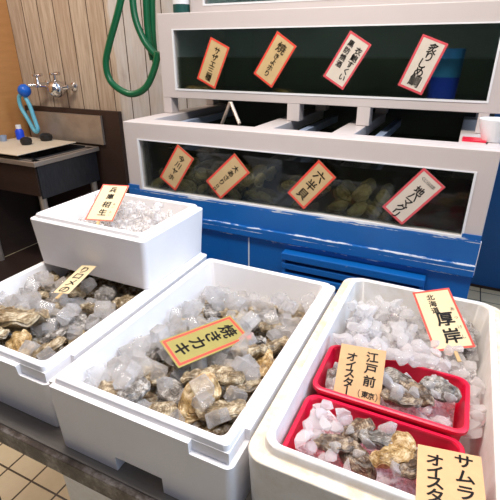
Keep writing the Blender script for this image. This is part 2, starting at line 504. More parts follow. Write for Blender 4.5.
# blue stand under the lower tank
t = thing('tank_stand', 'blue painted wooden stand under the lower tank with a slatted louvre', 'stand', (-.5, 1.25, 0))
def P2(n, bm, m, **kw): return loc(obj(n, bm, m, t, **kw), t)
P2('front_panel', BX(XL, -.599, YL, YL + .02, 0, .921), BLUE_STAND)
P2('front_panel', BX(-.596, XR, YL, YL + .02, 0, .921), BLUE_STAND)
P2('seam', BX(-.5995, -.5955, YL - .002, YL + .018, .3, .915), WHITEEDGE)
P2('side_panel', BX(XL, XL + .02, YL + .02, 1.93, 0, .921), BLUE_STAND)
P2('side_panel', BX(XR - .02, XR, YL + .02, 1.93, 0, .921), BLUE_STAND)
bm = B(); box(bm, -.463, -.02, 1.212, YL, .876, .901)
box(bm, -.463, -.02, 1.216, YL - .012, .842, .864); box(bm, -.463, -.02, 1.216, YL - .012, .806, .829); box(bm, -.463, -.02, 1.216, YL - .012, .766, .792)
box(bm, -.463, -.45, 1.218, YL, .70, .876); box(bm, -.033, -.02, 1.218, YL, .70, .876)
P2('louvre', bm, BLUE_FLAT, bevel=.003)
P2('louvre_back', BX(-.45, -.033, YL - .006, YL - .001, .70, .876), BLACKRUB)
bm = B(); box(bm, -.80, -.755, 1.205, YL, .785, .800); lathe(bm, [(.010, 0), (.014, .006), (.014, .02), (.008, .026)], 12, (-.778, 1.215, .80))
P2('latch', bm, BLUE_FLAT)['label'] = 'small blue latch knob'

UT, P = tank('fish_tank', 'upper white framed tank with dark greenish water and four paper cards', YU, 1.98, 1.333, 1.625, 1.366, 1.570, XL, XR, WL + .006, WR, TANKIN2, False, None, 1.478)
for x0, x1 in ((-1.094, -1.056), (-.569, -.523), (-.324, -.281), (.035, .064)):
    P('post', BX(x0, x1, YU + .001, YU + .05, 1.2745, 1.334), WHITEPAINT, bevel=.002)
    P('post', BX(x0, x1, 1.83, 1.88, 1.2745, 1.334), WHITEPAINT, bevel=.002)
TT, P = tank('fish_tank', 'topmost white framed tank cut off by the upper edge of the photo', 1.60, 1.98, 1.6265, 1.93, 1.657, 1.87, -1.007, XR, -.949, WR, TANKIN2, False)

# things on and in the tanks
t = thing('metal_bracket', 'small bent metal bracket standing in the gap between the two tanks', 'bracket', (-.72, 1.36, 1.2745))
def rod(bm, a, b, w=.006):
    return tube(bm, [a, b], w, 8)
obj('arm', rod(B(), (-.045, .02, -.010), (0, .0, .068)), STEEL, t); obj('arm', rod(B(), (.050, -.03, .006), (.003, .0, .068)), STEEL, t)

t = thing('plastic_dish', 'white dish with a red rim stain at right end of the tank gap', 'dish', (.082, 1.39, 1.2745))
obj('dish', lathe(B(), [(.0, 0), (.03, 0), (.045, .05), (.046, .058), (.042, .058), (.028, .008), (0, .008)], 24), WHITEEDGE, t, smooth=40)
t = tag(obj('red_tape', BX(.004, .064, YL + .10, YL + .16, 1.2737, 1.2775), RED), 'strip of red tape on the white crossbar at the right end', 'tape')

t = thing('plastic_bottle', 'dark teal bottle with a white cap on top of the upper tank', 'bottle', (-1.048, 1.60, 1.6255))
obj('bottle', lathe(B(), [(0, 0), (.030, 0), (.032, .01), (.032, .09), (.014, .12), (.014, .13), (0, .13)], 20), TEAL, t, smooth=40)
obj('bottle_label', lathe(B(), [(.0325, .034), (.0325, .075)], 20), WHITEEDGE, t, smooth=40)
obj('cap', lathe(B(), [(0, .13), (.016, .13), (.016, .15), (0, .15)], 16), WHITEEDGE, t, smooth=40)

t = thing('plastic_bucket', 'blue plastic basket with a lighter band inside the upper tank, right part', 'bucket', (-.085, 1.68, 1.347))
obj('body', lathe(B(), [(0, 0), (.042, 0), (.047, .075), (.044, .075), (.040, .004), (0, .004)], 24), DEEPBLUE, t, smooth=40)
obj('band', lathe(B(), [(.0475, .075), (.050, .16), (.047, .16), (.0445, .075)], 24), BLUEPLASTIC_L, t, smooth=40)

# ------------------------------------------------------------------ hose
t = thing('garden_hose', 'green garden hose hanging in loops left of the upper tank', 'hose', (-1.25, 1.57, 1.27))
def hpts(pts, n=60):
    """smooth closed/open curve through points (Catmull-Rom)"""
    P = [Vector(p) for p in pts]; out = []
    for i in range(len(P) - 1):
        p0 = P[max(i - 1, 0)]; p1 = P[i]; p2 = P[i + 1]; p3 = P[min(i + 2, len(P) - 1)]
        for k in range(8):
            s = k / 8
            out.append(.5 * ((2 * p1) + (p2 - p0) * s + (2 * p0 - 5 * p1 + 4 * p2 - p3) * s * s + (3 * p1 - p0 - 3 * p2 + p3) * s ** 3))
    return out + [P[-1]]
HOSE = [[(-1.262, 1.6, 1.842), (-1.268, 1.58, 1.8), (-1.315, 1.56, 1.655), (-1.389, 1.56, 1.522), (-1.419, 1.56, 1.445), (-1.398, 1.56, 1.374), (-1.307, 1.56, 1.333), (-1.224, 1.56, 1.359), (-1.171, 1.56, 1.429), (-1.144, 1.56, 1.496)], [(-1.262, 1.622, 1.842), (-1.266, 1.6, 1.8), (-1.263, 1.585, 1.641), (-1.231, 1.585, 1.547), (-1.187, 1.585, 1.496), (-1.155, 1.585, 1.474)], [(-1.205, 1.622, 1.842), (-1.212, 1.615, 1.78), (-1.222, 1.61, 1.613), (-1.218, 1.61, 1.522), (-1.209, 1.61, 1.466)], [(-1.19, 1.64, 1.842), (-1.2, 1.64, 1.78), (-1.212, 1.635, 1.649), (-1.219, 1.635, 1.541), (-1.215, 1.635, 1.442)]]
for k, pts in enumerate(HOSE):
    loc(obj('hanging_loop', tube(B(), hpts(pts), .0138, 12), HOSEGREEN, t, smooth=60), t)
t2 = thing('hose_hook', 'dark steel hook on the topmost tank that carries the green hose', 'hook', (-1.2, 1.62, 1.86))
loc(obj('arm', tube(B(), hpts([(-1.008, 1.62, 1.84), (-1.1, 1.62, 1.83), (-1.28, 1.62, 1.83), (-1.31, 1.62, 1.86)]), .008, 8), STEEL_DARK, t2), t2)
loc(obj('plate', BX(-1.013, -1.0075, 1.605, 1.66, 1.80, 1.88), STEEL_DARK, t2), t2)

# ------------------------------------------------------------------ sink
SX1 = -2.42; SY0 = 1.90; SZ = .882
t = thing('steel_sink', 'dull stainless sink unit with a cream board on its top', 'sink', (-2.8, 2.2, 0))
def P3(n, bm, m, **kw): return loc(obj(n, bm, m, t, **kw), t)
P3('rim', frame_bm(-3.12, SX1, 0, .03, -.30, .28, -3.0, SX1 - .10, -.24, .22), STEEL, bevel=.003)
o = t.children[-1]; o.rotation_euler = (R(-90), 0, 0); o.location = (-t.location.x, -t.location.y + 2.2, SZ - .03)
P3('apron', BX(SX1 - .03, SX1 - .02, SY0 + .03, 2.46, .60, SZ - .03), STEEL_DARK)
P3('apron', BX(-3.10, SX1 - .03, SY0 + .02, SY0 + .03, .62, SZ - .03), DARKWOOD)
P3('basin', loft(B(), (-3.05, SX1 - .06, 1.95, 2.42), [(0, SZ - .02, .03), (.03, .66, .05), (.035, .658, .05), (.005, SZ - .02, .03)], cap0=False, cap1=False), STEEL_DARK)
for x in (-3.08, SX1 - .05):
    for y in (SY0 + .05, 2.42):
        P3('leg', tube(B(), [(x, y, .012), (x, y, SZ - .03)], .024, 12), STEEL, smooth=60)
sp = B(); box(sp, -3.10, -2.355, 2.462, 2.482, SZ - .01, 1.076)
o = P3('splashback', sp, STEEL)
l0 = o.location.copy(); o.location = (0, 0, 0)
cut(o, [lathe(B(), [(.019, -.03), (.019, .03)], 20, M=Matrix.Translation((x, 2.47, .995)) @ Matrix.Rotation(R(90), 4, 'X')) for x in (-2.90, -2.57)])
o.location = l0
hb = B()
for x in (-2.90, -2.57): lathe(hb, [(.018, 0), (.018, .003)], 20, M=Matrix.Translation((x, 2.481, .995)) @ Matrix.Rotation(R(90), 4, 'X'))
P3('plug_hole', hb, BLACKRUB)
tag(obj('cutting_board', BX(-3.11, -2.56, 1.895, 2.40, SZ + .001, SZ + .007), CUTTING, bevel=.002), 'worn cream board lying on the steel sink top', 'board')

t = thing('wall_tap', 'round chrome tap with a cross handle on the plank wall', 'tap', (-2.70, 2.52, 1.262))
obj('body', lathe(B(), [(0, -.061)] + [(.062 * math.cos(a), .060 * math.sin(a)) for a in [R(-80 + 16 * k) for k in range(11)]] + [(0, .061)], 24, M=Matrix.Translation((0, -.09, -.012))), CHROME, t, smooth=60)
obj('flange', lathe(B(), [(0, 0), (.034, 0), (.03, .012), (.016, .02), (.016, .07), (0, .07)], 20, M=Matrix.Translation((.085, 0, 0)) @ Matrix.Rotation(R(90), 4, 'X')), CHROME, t, smooth=40)
obj('inlet_pipe', tube(B(), [(.085, -.06, 0), (.03, -.085, -.005)], .018, 12), CHROME, t, smooth=40)
hb = B(); tube(hb, [(0, -.09, .04), (0, -.09, .085)], .011, 10); tube(hb, [(-.035, -.09, .088), (.05, -.09, .092)], [.008, .012], 10); tube(hb, [(0, -.125, .09), (0, -.055, .09)], .008, 10)
obj('handle', hb, CHROME, t, smooth=50)
t = thing('wall_tap', 'smaller chrome tap with a spout left of the round tap', 'tap', (-2.88, 2.52, 1.272))
obj('body', lathe(B(), [(0, 0), (.028, 0), (.028, .01), (.017, .018), (.017, .11), (0, .112)], 18, M=Matrix.Rotation(R(90), 4, 'X')), CHROME, t, smooth=40)
obj('bonnet', lathe(B(), [(0, -.02), (.022, -.018), (.024, .01), (.014, .03), (.011, .06), (0, .062)], 18, (0, -.09, 0)), CHROME, t, smooth=40)
hb = B(); tube(hb, [(-.04, -.09, .064), (.055, -.09, .07)], [.007, .011], 10); tube(hb, [(0, -.125, .066), (0, -.055, .066)], .008, 10)
obj('handle', hb, CHROME, t, smooth=50)
obj('spout', tube(B(), hpts([(-.0, -.10, 0), (-.04, -.14, -.005), (-.075, -.16, -.025)]), .013, 10), CHROME, t, smooth=50)
obj('joint', tube(B(), [(.01, -.085, -.005), (.16, -.09, -.01)], .012, 10), CHROME, t, smooth=50)

t = thing('tap_nozzle', 'blue ball nozzle with a pale blue loop hanging from the smaller tap', 'nozzle', (-2.95, 2.36, 1.235))
obj('ball', lathe(B(), [(0, -.045)] + [(.046 * math.cos(a), .046 * math.sin(a)) for a in [R(-75 + 15 * k) for k in range(11)]] + [(0, .045)], 20), BLUEPLASTIC, t, smooth=60)
obj('loop', tube(B(), hpts([(-.03, 0, -.02), (-.066, -.005, -.05), (-.06, -.01, -.12), (-.01, -.012, -.20), (.04, -.012, -.285), (.075, -.012, -.27), (.055, -.008, -.19), (.028, -.004, -.10), (-.005, 0, -.045)]), .015, 10), SKYBLUE, t, smooth=60)

for (x, y, r, lab) in ((-2.80, 2.17, .040, 'black rubber stopper lying nearer the front of the sink board'), (-2.80, 2.345, .046, 'black rubber stopper lying at the back of the sink board')):
    tag(obj('rubber_stopper', lathe(B(), [(0, 0), (r * .8, 0), (r, .02), (r * .95, .04), (r * .5, .052), (0, .053)], 20), BLACKRUB, smooth=50), lab, 'stopper', 'rubber stoppers').location = (x, y, SZ + .0075)
t = thing('small_bottle', 'small blue bottle with a white cap at the back of the sink', 'bottle', (-3.02, 2.30, SZ + .0075))
obj('body', lathe(B(), [(0, 0), (.028, 0), (.03, .008), (.03, .06), (.018, .078), (0, .078)], 18), DEEPBLUE, t, smooth=45)
obj('cap', lathe(B(), [(0, .078), (.02, .078), (.02, .105), (0, .106)], 18), WHITEEDGE, t, smooth=45)
t = thing('plastic_tub', 'pale low tub at the left end of the sink board', 'tub', (-3.07, 2.19, SZ + .0075))
obj('tub', lathe(B(), [(0, 0), (.022, 0), (.028, .04), (.025, .04), (.019, .004), (0, .004)], 18), TANKSIDE, t, smooth=45)

bm = B(); pts = []
for k in range(97):
    a = 2 * PI * k / 24; pts.append((.15 * math.cos(a), .15 * math.sin(a), .012 + .018 * k / 24 + .012))
tag(obj('coiled_hose', tube(bm, pts, .011, 8), plain('brown_hose', srgb(92, 74, 58), .5), smooth=60), 'brown coil of hose on the dark floor in front of the sink', 'hose').location = (-1.86, 1.42, 0)

tag(obj('floor_shade_sheet', BX(-3.1, -1.5, 1.05, 2.44, .001, .011), DARKWOOD, bevel=.003), 'dark brown sheet added to darken the floor below the sink', 'mat')  # added sheet: puts the shade under the sink into a dark colour

# ------------------------------------------------------------------ paper cards
def text_mesh(txt, size, bold=.0, spacing=1.0):
    cu = bpy.data.curves.new('ink', 'FONT'); cu.body = txt; cu.size = size
    cu.align_x = 'CENTER'; cu.align_y = 'CENTER'; cu.space_line = spacing; cu.resolution_u = 3
    o = bpy.data.objects.new('ink', cu); C.objects.link(o); bpy.context.view_layer.update()
    me = evaluated_mesh(o); bpy.data.objects.remove(o); bpy.data.curves.remove(cu)
    return me

def column(bm, txt, x, y0, size, step=None, bold=.0, sx=1.0, seed=0):
    """brush lettering: one column of characters, y0 = centre of the first"""
    rnd = random.Random(seed or len(txt) * 7 + int(x * 9999))
    step = step or size * .98
    for i, ch in enumerate(txt):
        if ch == ' ': continue
        me = text_mesh(ch, size, bold)
        if not me.vertices: continue
        xs = [v.co.x for v in me.vertices]; ys = [v.co.y for v in me.vertices]
        c = Vector(((min(xs) + max(xs)) / 2, (min(ys) + max(ys)) / 2, 0))
        if ch == 'ー': rz = PI / 2
        else: rz = R(rnd.uniform(-5, 5))
        M = Matrix.Translation((x, y0 - i * step, 0)) @ Matrix.Rotation(rz, 4, 'Z') @ Matrix.Diagonal((sx, 1, 1, 1)) @ Matrix.Translation(-c)
        me.transform(M)
        for k in range(6 if bold else 1):
            dx, dy = ((bold * math.cos(k * PI / 3), bold * math.sin(k * PI / 3)) if bold else (0, 0))
            me.transform(Matrix.Translation((dx, dy, 0))); bm.from_mesh(me); me.transform(Matrix.Translation((-dx, -dy, 0)))
        bpy.data.meshes.remove(me)

def card(label, M, w, h, paper, border, columns, group=None, bw=.007, stick=None, name='price_card', margin=0.0):
    """a paper card lying in its local XY plane, text up = +Y"""
    o = obj(name, BX(-w / 2 - margin, w / 2 + margin, -h / 2 - margin, h / 2 + margin, -.0008, .0004), paper)
    o.matrix_world = M
    CARDS.append((M.copy(), w, h))
    if border:
        b = frame_bm(-w / 2, w / 2, .0004, .0007, -h / 2, h / 2, -w / 2 + bw, w / 2 - bw, -h / 2 + bw, h / 2 - bw)
        # frame_bm is built in XZ: turn it flat
        bmesh.ops.transform(b, matrix=Matrix(((1, 0, 0, 0), (0, 0, 1, 0), (0, 1, 0, 0), (0, 0, 0, 1))), verts=b.verts)
        obj('border', b, border, o)
    bm = B()
    for col in columns: column(bm, *col[:4], **(col[4] if len(col) > 4 else {}))
    for v in bm.verts: v.co.z = .0010
    obj('lettering', bm, INK, o)
    if stick:
        s = obj('stick', BX(-.004, .004, -h / 2 - stick, -h / 2 + h * .6, -.0035, -.0010), STICK, o)
    return tag(o, label, 'price card', group)

def frame_matrix(ctr, x, y):
    x = Vector(x).normalized(); y = Vector(y); y = (y - x * y.dot(x)).normalized(); z = x.cross(y)
    M = Matrix((x, y, z)).transposed().to_4x4(); M.translation = Vector(ctr)
    return M

CARDS = []
def below_cards(x, y, z, half):
    """highest z at which a piece still lies under every card above it"""
    for M, w, h in CARDS:
        nz = M.to_3x3().col[2]
        if nz.z < .3: continue
        d = Vector((x, y, 0)) - M.translation
        pz = M.translation.z - (nz.x * d.x + nz.y * d.y) / nz.z
        q = M.inverted() @ Vector((x, y, pz))
        if abs(q.x) < w / 2 + half * .9 and -h / 2 - half - .018 < q.y < h / 2 + half * .9: z = min(z, pz - half * 1.25 / max(nz.z, .5))
    return z

def tank_card(label, quad, yplane, cols, paper=PAPER_T, border=BORDER):
    """quad: TL, TR, BR, BL as (x, z) on the glass"""
    q = [Vector((a, b)) for a, b in quad]
    c = sum(q, Vector((0, 0))) / 4
    x = ((q[1] - q[0]) + (q[2] - q[3])); y = ((q[0] - q[3]) + (q[1] - q[2]))
    w = x.length / 2; h = y.length / 2
    y3 = Vector((y.x, 0, y.y)).normalized(); x3 = Vector((x.x, 0, x.y)).normalized()
    # square the two directions up evenly
    a = (y3 + Vector((-x3.z, 0, x3.x))).normalized()
    M = frame_matrix((c.x, yplane, c.y), (a.z, 0, -a.x), a)
    return card(label, M, w, h, paper, border, cols(w, h), 'paper cards on the tank glass', bw=.0065, name='sign_card')

TQ = {'U1': [(-0.8639, 1.5431), (-0.7866, 1.5107), (-0.8563, 1.3732), (-0.9322, 1.4059)], 'U2': [(-0.6134, 1.5588), (-0.5379, 1.5145), (-0.6297, 1.382), (-0.6945, 1.4284)], 'U3': [(-0.3665, 1.5569), (-0.2979, 1.5174), (-0.3751, 1.3838), (-0.4464, 1.4248)], 'U4': [(-0.1518, 1.5446), (-0.0793, 1.5181), (-0.1318, 1.3775), (-0.2075, 1.4033)], 'L1': [(-0.8645, 1.2092), (-0.7956, 1.1665), (-0.8903, 1.0498), (-0.9514, 1.0884)], 'L2': [(-0.6461, 1.2008), (-0.5907, 1.1404), (-0.7037, 1.0445), (-0.7604, 1.0964)], 'L3': [(-0.3686, 1.2079), (-0.3098, 1.1598), (-0.4067, 1.0485), (-0.4606, 1.0944)], 'L4': [(-0.0736, 1.214), (-0.014, 1.1684), (-0.1079, 1.0451), (-0.1721, 1.0913)]}
YG = YL - .003; YGU = YU - .003
b_ = dict(bold=.0006)
tank_card('card with red border hanging leftmost on the upper tank glass', TQ['U1'], YGU, lambda w, h: [('サザエ三種', 0, h * .30, .026, dict(b_, step=h * .158))])
tank_card('second card from the left on the upper tank, orange-red border', TQ['U2'], YGU, lambda w, h: [('焼', 0, h * .28, .036, b_), ('きよホり', 0, h * .09, .022, dict(b_, step=h * .135))])
tank_card('card with two columns of writing, third from left on the upper tank', TQ['U3'], YGU, lambda w, h: [('衣鮑すくい', w * .2, h * .27, .023, dict(b_, step=h * .145)), ('黒防焼酒', -w * .2, h * .31, .021, dict(b_, step=h * .145))], PAPER_W, BORDER_P)
tank_card('whitish card with pink border at the right end of the upper tank', TQ['U4'], YGU, lambda w, h: [('炙り', w * .08, h * .33, .030, dict(b_, step=h * .15)), ('しめ', 0, h * .03, .030, dict(b_, step=h * .16)), ('鯛', 0, -h * .30, .036, b_)], PAPER_W, BORDER_P)
tank_card('leftmost card on the lower tank glass, thick orange-red border', TQ['L1'], YG, lambda w, h: [('今川ヤホ', 0, h * .28, .025, dict(b_, step=h * .185))])
tank_card('second card from the left on the lower tank, above the foam box', TQ['L2'], YG, lambda w, h: [('大あさり', 0, h * .29, .023, dict(b_, step=h * .16)), ('ロロ', 0, -h * .34, .013, dict(b_, step=h * .1))])
tank_card('third card on the lower tank with three large characters', TQ['L3'], YG, lambda w, h: [('六半貝', 0, h * .27, .036, dict(b_, step=h * .27))])
tank_card('card with small upper line at the right end of the lower tank', TQ['L4'], YG, lambda w, h: [('九十九里', w * .0, h * .37, .0, dict()) if False else ('地ハマグリ', 0, h * .16, .028, dict(b_, step=h * .145)), ('く', -w * .24, h * .36, .012), ('じ', -w * .12, h * .36, .012), ('ら', 0, h * .36, .012), ('は', w * .12, h * .36, .012), ('ま', w * .24, h * .36, .012)], PAPER_W, BORDER_P)

card('cream card with red border leaning in the small upper foam box', frame_matrix((-.911, .936, 1.0923), (.962, .273, 0), (-.243, .859, .451)), .0848, .1484, PAPER, BORDER,
     [('兵庫', .0, .052, .024, dict(b_, step=.029)), ('相生', .0, -.010, .027, dict(b_, step=.032)), ('あい', .024, -.008, .009, dict(step=.012)), ('おい', .024, -.04, .009, dict(step=.012))], 'cards stuck in the ice', bw=.004, stick=.03)
card('plain cream tag lying on the ice in the left foam box', frame_matrix((-.850, .720, .954), (.986, .125, .106), (-.141, .977, .16)), 0.0475, .1216, PAPER, None,
     [('りロメの', 0, .040, .030, dict(b_, step=.029, sx=1.1))], 'cards stuck in the ice', stick=.02)
card('green-gold card with red border lying on the ice in the middle box', frame_matrix((-.431, .6815, .9165), (.862, -.47, -.189), (.474, .88, -.024)), .0788, .176, PAPER_G, BORDER,
     [('焼きカキ', 0, .058, .040, dict(bold=.0009, step=.0395))], 'cards stuck in the ice', bw=.006, margin=.004)
card('tall cream card with red border leaning at the back of the right box', frame_matrix((.036, .9955, .918), (.903, .394, .172), (-.43, .827, .362)), .090, .171, PAPER, BORDER,
     [('北海道', -.008, .063, .019, dict(bold=.0004, step=.0195)), ('厚岸', .006, -.004, .042, dict(bold=.0011, step=.046)), ('あっけし', .031, .022, .011, dict(step=.026))], 'cards stuck in the ice', bw=.005, stick=.03)
card('brown cardboard sign with two columns standing in the rear red basket', frame_matrix((-.0995, .725, .910), (.996, .078, .052), (-.093, .798, .595)), .0905, .1086, CARDB, None,
     [('江戸前', .020, .036, .023, dict(bold=.0006, step=.0245, sx=1.1)), ('オイスター', -.020, .030, .021, dict(b_, step=.0175, sx=1.1)),
      ('（', .004, -.040, .017), ('東', .015, -.040, .014, dict(bold=.0003)), ('京', .027, -.041, .014, dict(bold=.0003)), ('）', .037, -.042, .017)], 'cards stuck in the ice', stick=.02)
card('brown cardboard sign at the front of the right box, over the front basket', frame_matrix((.0735, .511, .938), (.992, .079, .102), (-.084, .995, .045)), .089, .115, CARDB, None,
     [('サムライ', .020, .042, .025, dict(b_, step=.0265, sx=1.1)), ('オイスター', -.020, .034, .024, dict(b_, step=.020, sx=1.1))], 'cards stuck in the ice', stick=None)

# ------------------------------------------------------------------ red baskets
def basket(label, x0, x1, y0, y1, z0, z1):
    cx, cy = (x0 + x1) / 2, (y0 + y1) / 2
    t = thing('red_basket', label, 'basket', (cx, cy, z0), 'red plastic baskets')
    h = z1 - z0; rc = (x0 - cx, x1 - cx, y0 - cy, y1 - cy)
    obj('body', loft(B(), rc, [(.014, 0, .02), (.006, h - .004, .02), (.009, h - .004, .02), (.017, .003, .02)]), RED, t, smooth=40)
    obj('rim', loft(B(), rc, [(.004, h - .010, .022), (0, h - .008, .024), (0, h - .001, .024), (.003, h + .001, .022), (.008, h + .001, .018), (.010, h - .003, .018), (.008, h - .010, .018), (.004, h - .010, .022)], cap0=False, cap1=False), RED, t, smooth=50)
    return t
basket('rear red plastic basket of oysters and ice in the right foam box', -.184, .105, .664, .825, .80, .892)
basket('front red plastic basket of oysters and ice in the right foam box', -.184, .101, .492, .660, .80, .883)

# ------------------------------------------------------------------ shells
def valve(a, b, thick, cup, seed, ruffle=.004, nr=11, ns=40, ribs=0):
    """one oyster valve in XY, hinge towards -X; thick > 0 upper, < 0 lower"""
    rnd = random.Random(seed); bm = B(); off = Vector((seed * 3.1, seed * 1.7, 0))
    lay = bm.verts.layers.float.new('growth')
    def P(s, th):
        taper = 1 - .30 * math.cos(th + PI) * .8
        r = 1 + .10 * mnoise.noise(Vector((math.cos(th) * 1.6, math.sin(th) * 1.6, seed)))
        # rings grow from the hinge
        hx = -a * .42 * (1 - s)
        x = hx + a * r * s * math.cos(th); y = b * r * s * math.sin(th) * (.72 + .28 * (1 + math.cos(th)) * .5 * 1.3)
        dome = (1 - s ** 2.2)
        z = thick * (dome * .9 + .12)
        z += (1 if thick > 0 else -1) * 0.0010 * math.sin(s * 30 + 5 * mnoise.noise(Vector((x * 40, y * 40, seed)))) * (s > .15)
        z += ruffle * (s ** 2) * math.sin(th * 7 + seed) + .006 * mnoise.noise(Vector((x * 45, y * 45, seed * 2.3))) * s + .0025 * mnoise.noise(Vector((x * 120, y * 120, seed)))
        if ribs: z += (1 if thick > 0 else -1) * .0018 * math.sin(th * ribs) * s
        z += cup * x * x * 6
        return Vector((x, y, z))
    c = bm.verts.new(P(0, 0)); prev = None
    for i in range(1, nr + 1):
        s = i / nr
        ring = []
        for k in range(ns):
            v = bm.verts.new(P(s, 2 * PI * k / ns)); v[lay] = s + .02 * (k % 2); ring.append(v)
        for k in range(ns):
            k2 = (k + 1) % ns
            if prev is None: bm.faces.new((c, ring[k], ring[k2]))
            else: bm.faces.new((prev[k], ring[k], ring[k2], prev[k2]))
        prev = ring
    # a shell wall at the margin
    inner = [bm.verts.new(Vector((v.co.x * .93, v.co.y * .93, v.co.z - math.copysign(.004, thick)))) for v in prev]
    for v in inner: v[lay] = .9
    for k in range(ns): bm.faces.new((prev[k], inner[k], inner[(k + 1) % ns], prev[(k + 1) % ns]))
    bm.faces.new(inner)
    return finish(bm, 50)

VARS = []
for i in range(5):
    a = .044 + .004 * (i % 3); b = a * (.62, .70, .58, .78, .66)[i]
    VARS.append((valve(a, b, .0075 + .002 * (i % 2), .0, i + 1), valve(a * 1.03, b * 1.03, -.016, .0, i + 1)))
CLAMV = [(valve(.036, .032, .013, 0, 20 + i, .001, 9, 36, 14), valve(.036, .032, -.013, 0, 20 + i, .001, 9, 36, 14)) for i in range(2)]
MATCOPY = {}
def with_mat(me, m):
    k = (me.name, m.name)
    if k not in MATCOPY:
        c = me.copy(); c.materials.clear(); c.materials.append(m); MATCOPY[k] = c
    return MATCOPY[k]

def oyster(label, x, y, z, yaw, pitch, roll, var, m, scale=1.0, group=None, gape=0.0, name='oyster', cat='oyster', vset=None):
    up, lo = (vset or VARS)[var]
    t = thing(name, label, cat, (x, y, z), group, (R(roll), R(pitch), R(yaw))); t.scale = (scale,) * 3
    u = bpy.data.objects.new('upper_shell', with_mat(up, m)); C.objects.link(u); u.parent = t
    l = bpy.data.objects.new('lower_shell', with_mat(lo, m)); C.objects.link(l); l.parent = t
    u.location.z = .003; u.rotation_euler.y = -gape
    return t

# ------------------------------------------------------------------ ice
def chunk(seed, kind):
    rnd = random.Random(seed); bm = B()
    if kind == 'cube':
        bmesh.ops.create_cube(bm, size=1.0)
        sx, sy, sz = rnd.uniform(.85, 1.12), rnd.uniform(.8, 1.05), rnd.uniform(.72, 1.0)
        for v in bm.verts:
            v.co = Vector((v.co.x * sx, v.co.y * sy, v.co.z * sz)) + Vector([rnd.uniform(-.09, .09) for _ in range(3)])
        bmesh.ops.bevel(bm, geom=list(bm.edges), offset=.085, segments=2, profile=.6, affect='EDGES')
    else:
        bmesh.ops.create_icosphere(bm, subdivisions=1, radius=.55)
        q = [rnd.uniform(-9, 9) for _ in range(3)]
        s = (rnd.uniform(.95, 1.5), rnd.uniform(.7, 1.05), rnd.uniform(.6, .9))
        for v in bm.verts:
            k = 1 + .95 * mnoise.noise(v.co * 2.9 + Vector(q))
            v.co = Vector((v.co.x * s[0], v.co.y * s[1], v.co.z * s[2])) * k
        bmesh.ops.bevel(bm, geom=list(bm.edges), offset=.045, segments=1, profile=.6, affect='EDGES')
    return finish(bm, 28)

CUBES = [chunk(i, 'cube') for i in range(8)]; LUMPS = [chunk(40 + i, 'lump') for i in range(8)]

class Pile:
    """heights of a heap on a 4 mm grid; things dropped on it come to rest on the highest point under them"""
    def __init__(s, x0, x1, y0, y1, f):
        s.r = .004; s.x0, s.y0 = x0, y0; s.nx = int((x1 - x0) / s.r) + 1; s.ny = int((y1 - y0) / s.r) + 1
        s.x1, s.y1 = x1, y1
        s.f = f
        s.h = [[f(x0 + i * s.r, y0 + j * s.r) for j in range(s.ny)] for i in range(s.nx)]
        s.shell = set()
    def cells(s, x, y, rad):
        i0, i1 = max(0, int((x - rad - s.x0) / s.r)), min(s.nx - 1, int((x + rad - s.x0) / s.r) + 1)
        j0, j1 = max(0, int((y - rad - s.y0) / s.r)), min(s.ny - 1, int((y + rad - s.y0) / s.r) + 1)
        for i in range(i0, i1 + 1):
            for j in range(j0, j1 + 1):
                d = math.hypot(s.x0 + i * s.r - x, s.y0 + j * s.r - y)
                if d <= rad: yield i, j, d
    def rest(s, x, y, rad, half):
        z = max([s.h[i][j] - half * .35 * (d / rad) ** 2 for i, j, d in s.cells(x, y, rad)] or [s.f(x, y)]) + half
        for i, j, d in s.cells(x, y, rad):
            s.h[i][j] = max(s.h[i][j], z + half * (.85 - .5 * (d / rad) ** 2))
        return z
    def mark(s, x, y, rad):
        for i, j, d in s.cells(x, y, rad): s.shell.add((i, j))
    def on_shell(s, x, y):
        return (int((x - s.x0) / s.r), int((y - s.y0) / s.r)) in s.shell

def one_ice(name, label, group, me, m, x, y, z, size, rnd):
    o = bpy.data.objects.new(name, with_mat(me, m)); C.objects.link(o)
    o.location = (x, y, z); o.scale = (size,) * 3
    o.rotation_euler = (rnd.uniform(-.7, .7), rnd.uniform(-.7, .7), rnd.uniform(0, 6.3))
    return tag(o, label, 'ice', group)

def fill_ice(pile, n, size, meshes, m, name, label, group, keep=.25, seed=1, dens=None, margin=.012):
    """up to n separate pieces, laid in a jittered grid; the shells stay mostly bare"""
    rnd = random.Random(seed); pts = []
    area = (pile.x1 - pile.x0) * (pile.y1 - pile.y0); step = math.sqrt(area / n)
    y = pile.y0 + margin
    while y < pile.y1 - margin:
        x = pile.x0 + margin
        while x < pile.x1 - margin:
            px, py = x + rnd.uniform(-.4, .4) * step, y + rnd.uniform(-.4, .4) * step
            px = min(max(px, pile.x0 + margin), pile.x1 - margin); py = min(max(py, pile.y0 + margin), pile.y1 - margin)
            if pile.on_shell(px, py) and rnd.random() > keep: pass
            elif dens and rnd.random() > dens(px, py): pass
            else: pts.append((px, py))
            x += step
        y += step
    rnd.shuffle(pts); k = 0
    for px, py in pts:
        s = size * rnd.uniform(.82, 1.15)
        z = below_cards(px, py, pile.rest(px, py, s * .42, s * .38), s * .62)
        one_ice(name, label, group, meshes[rnd.randrange(len(meshes))], m, px, py, z, s, rnd); k += 1
    return k

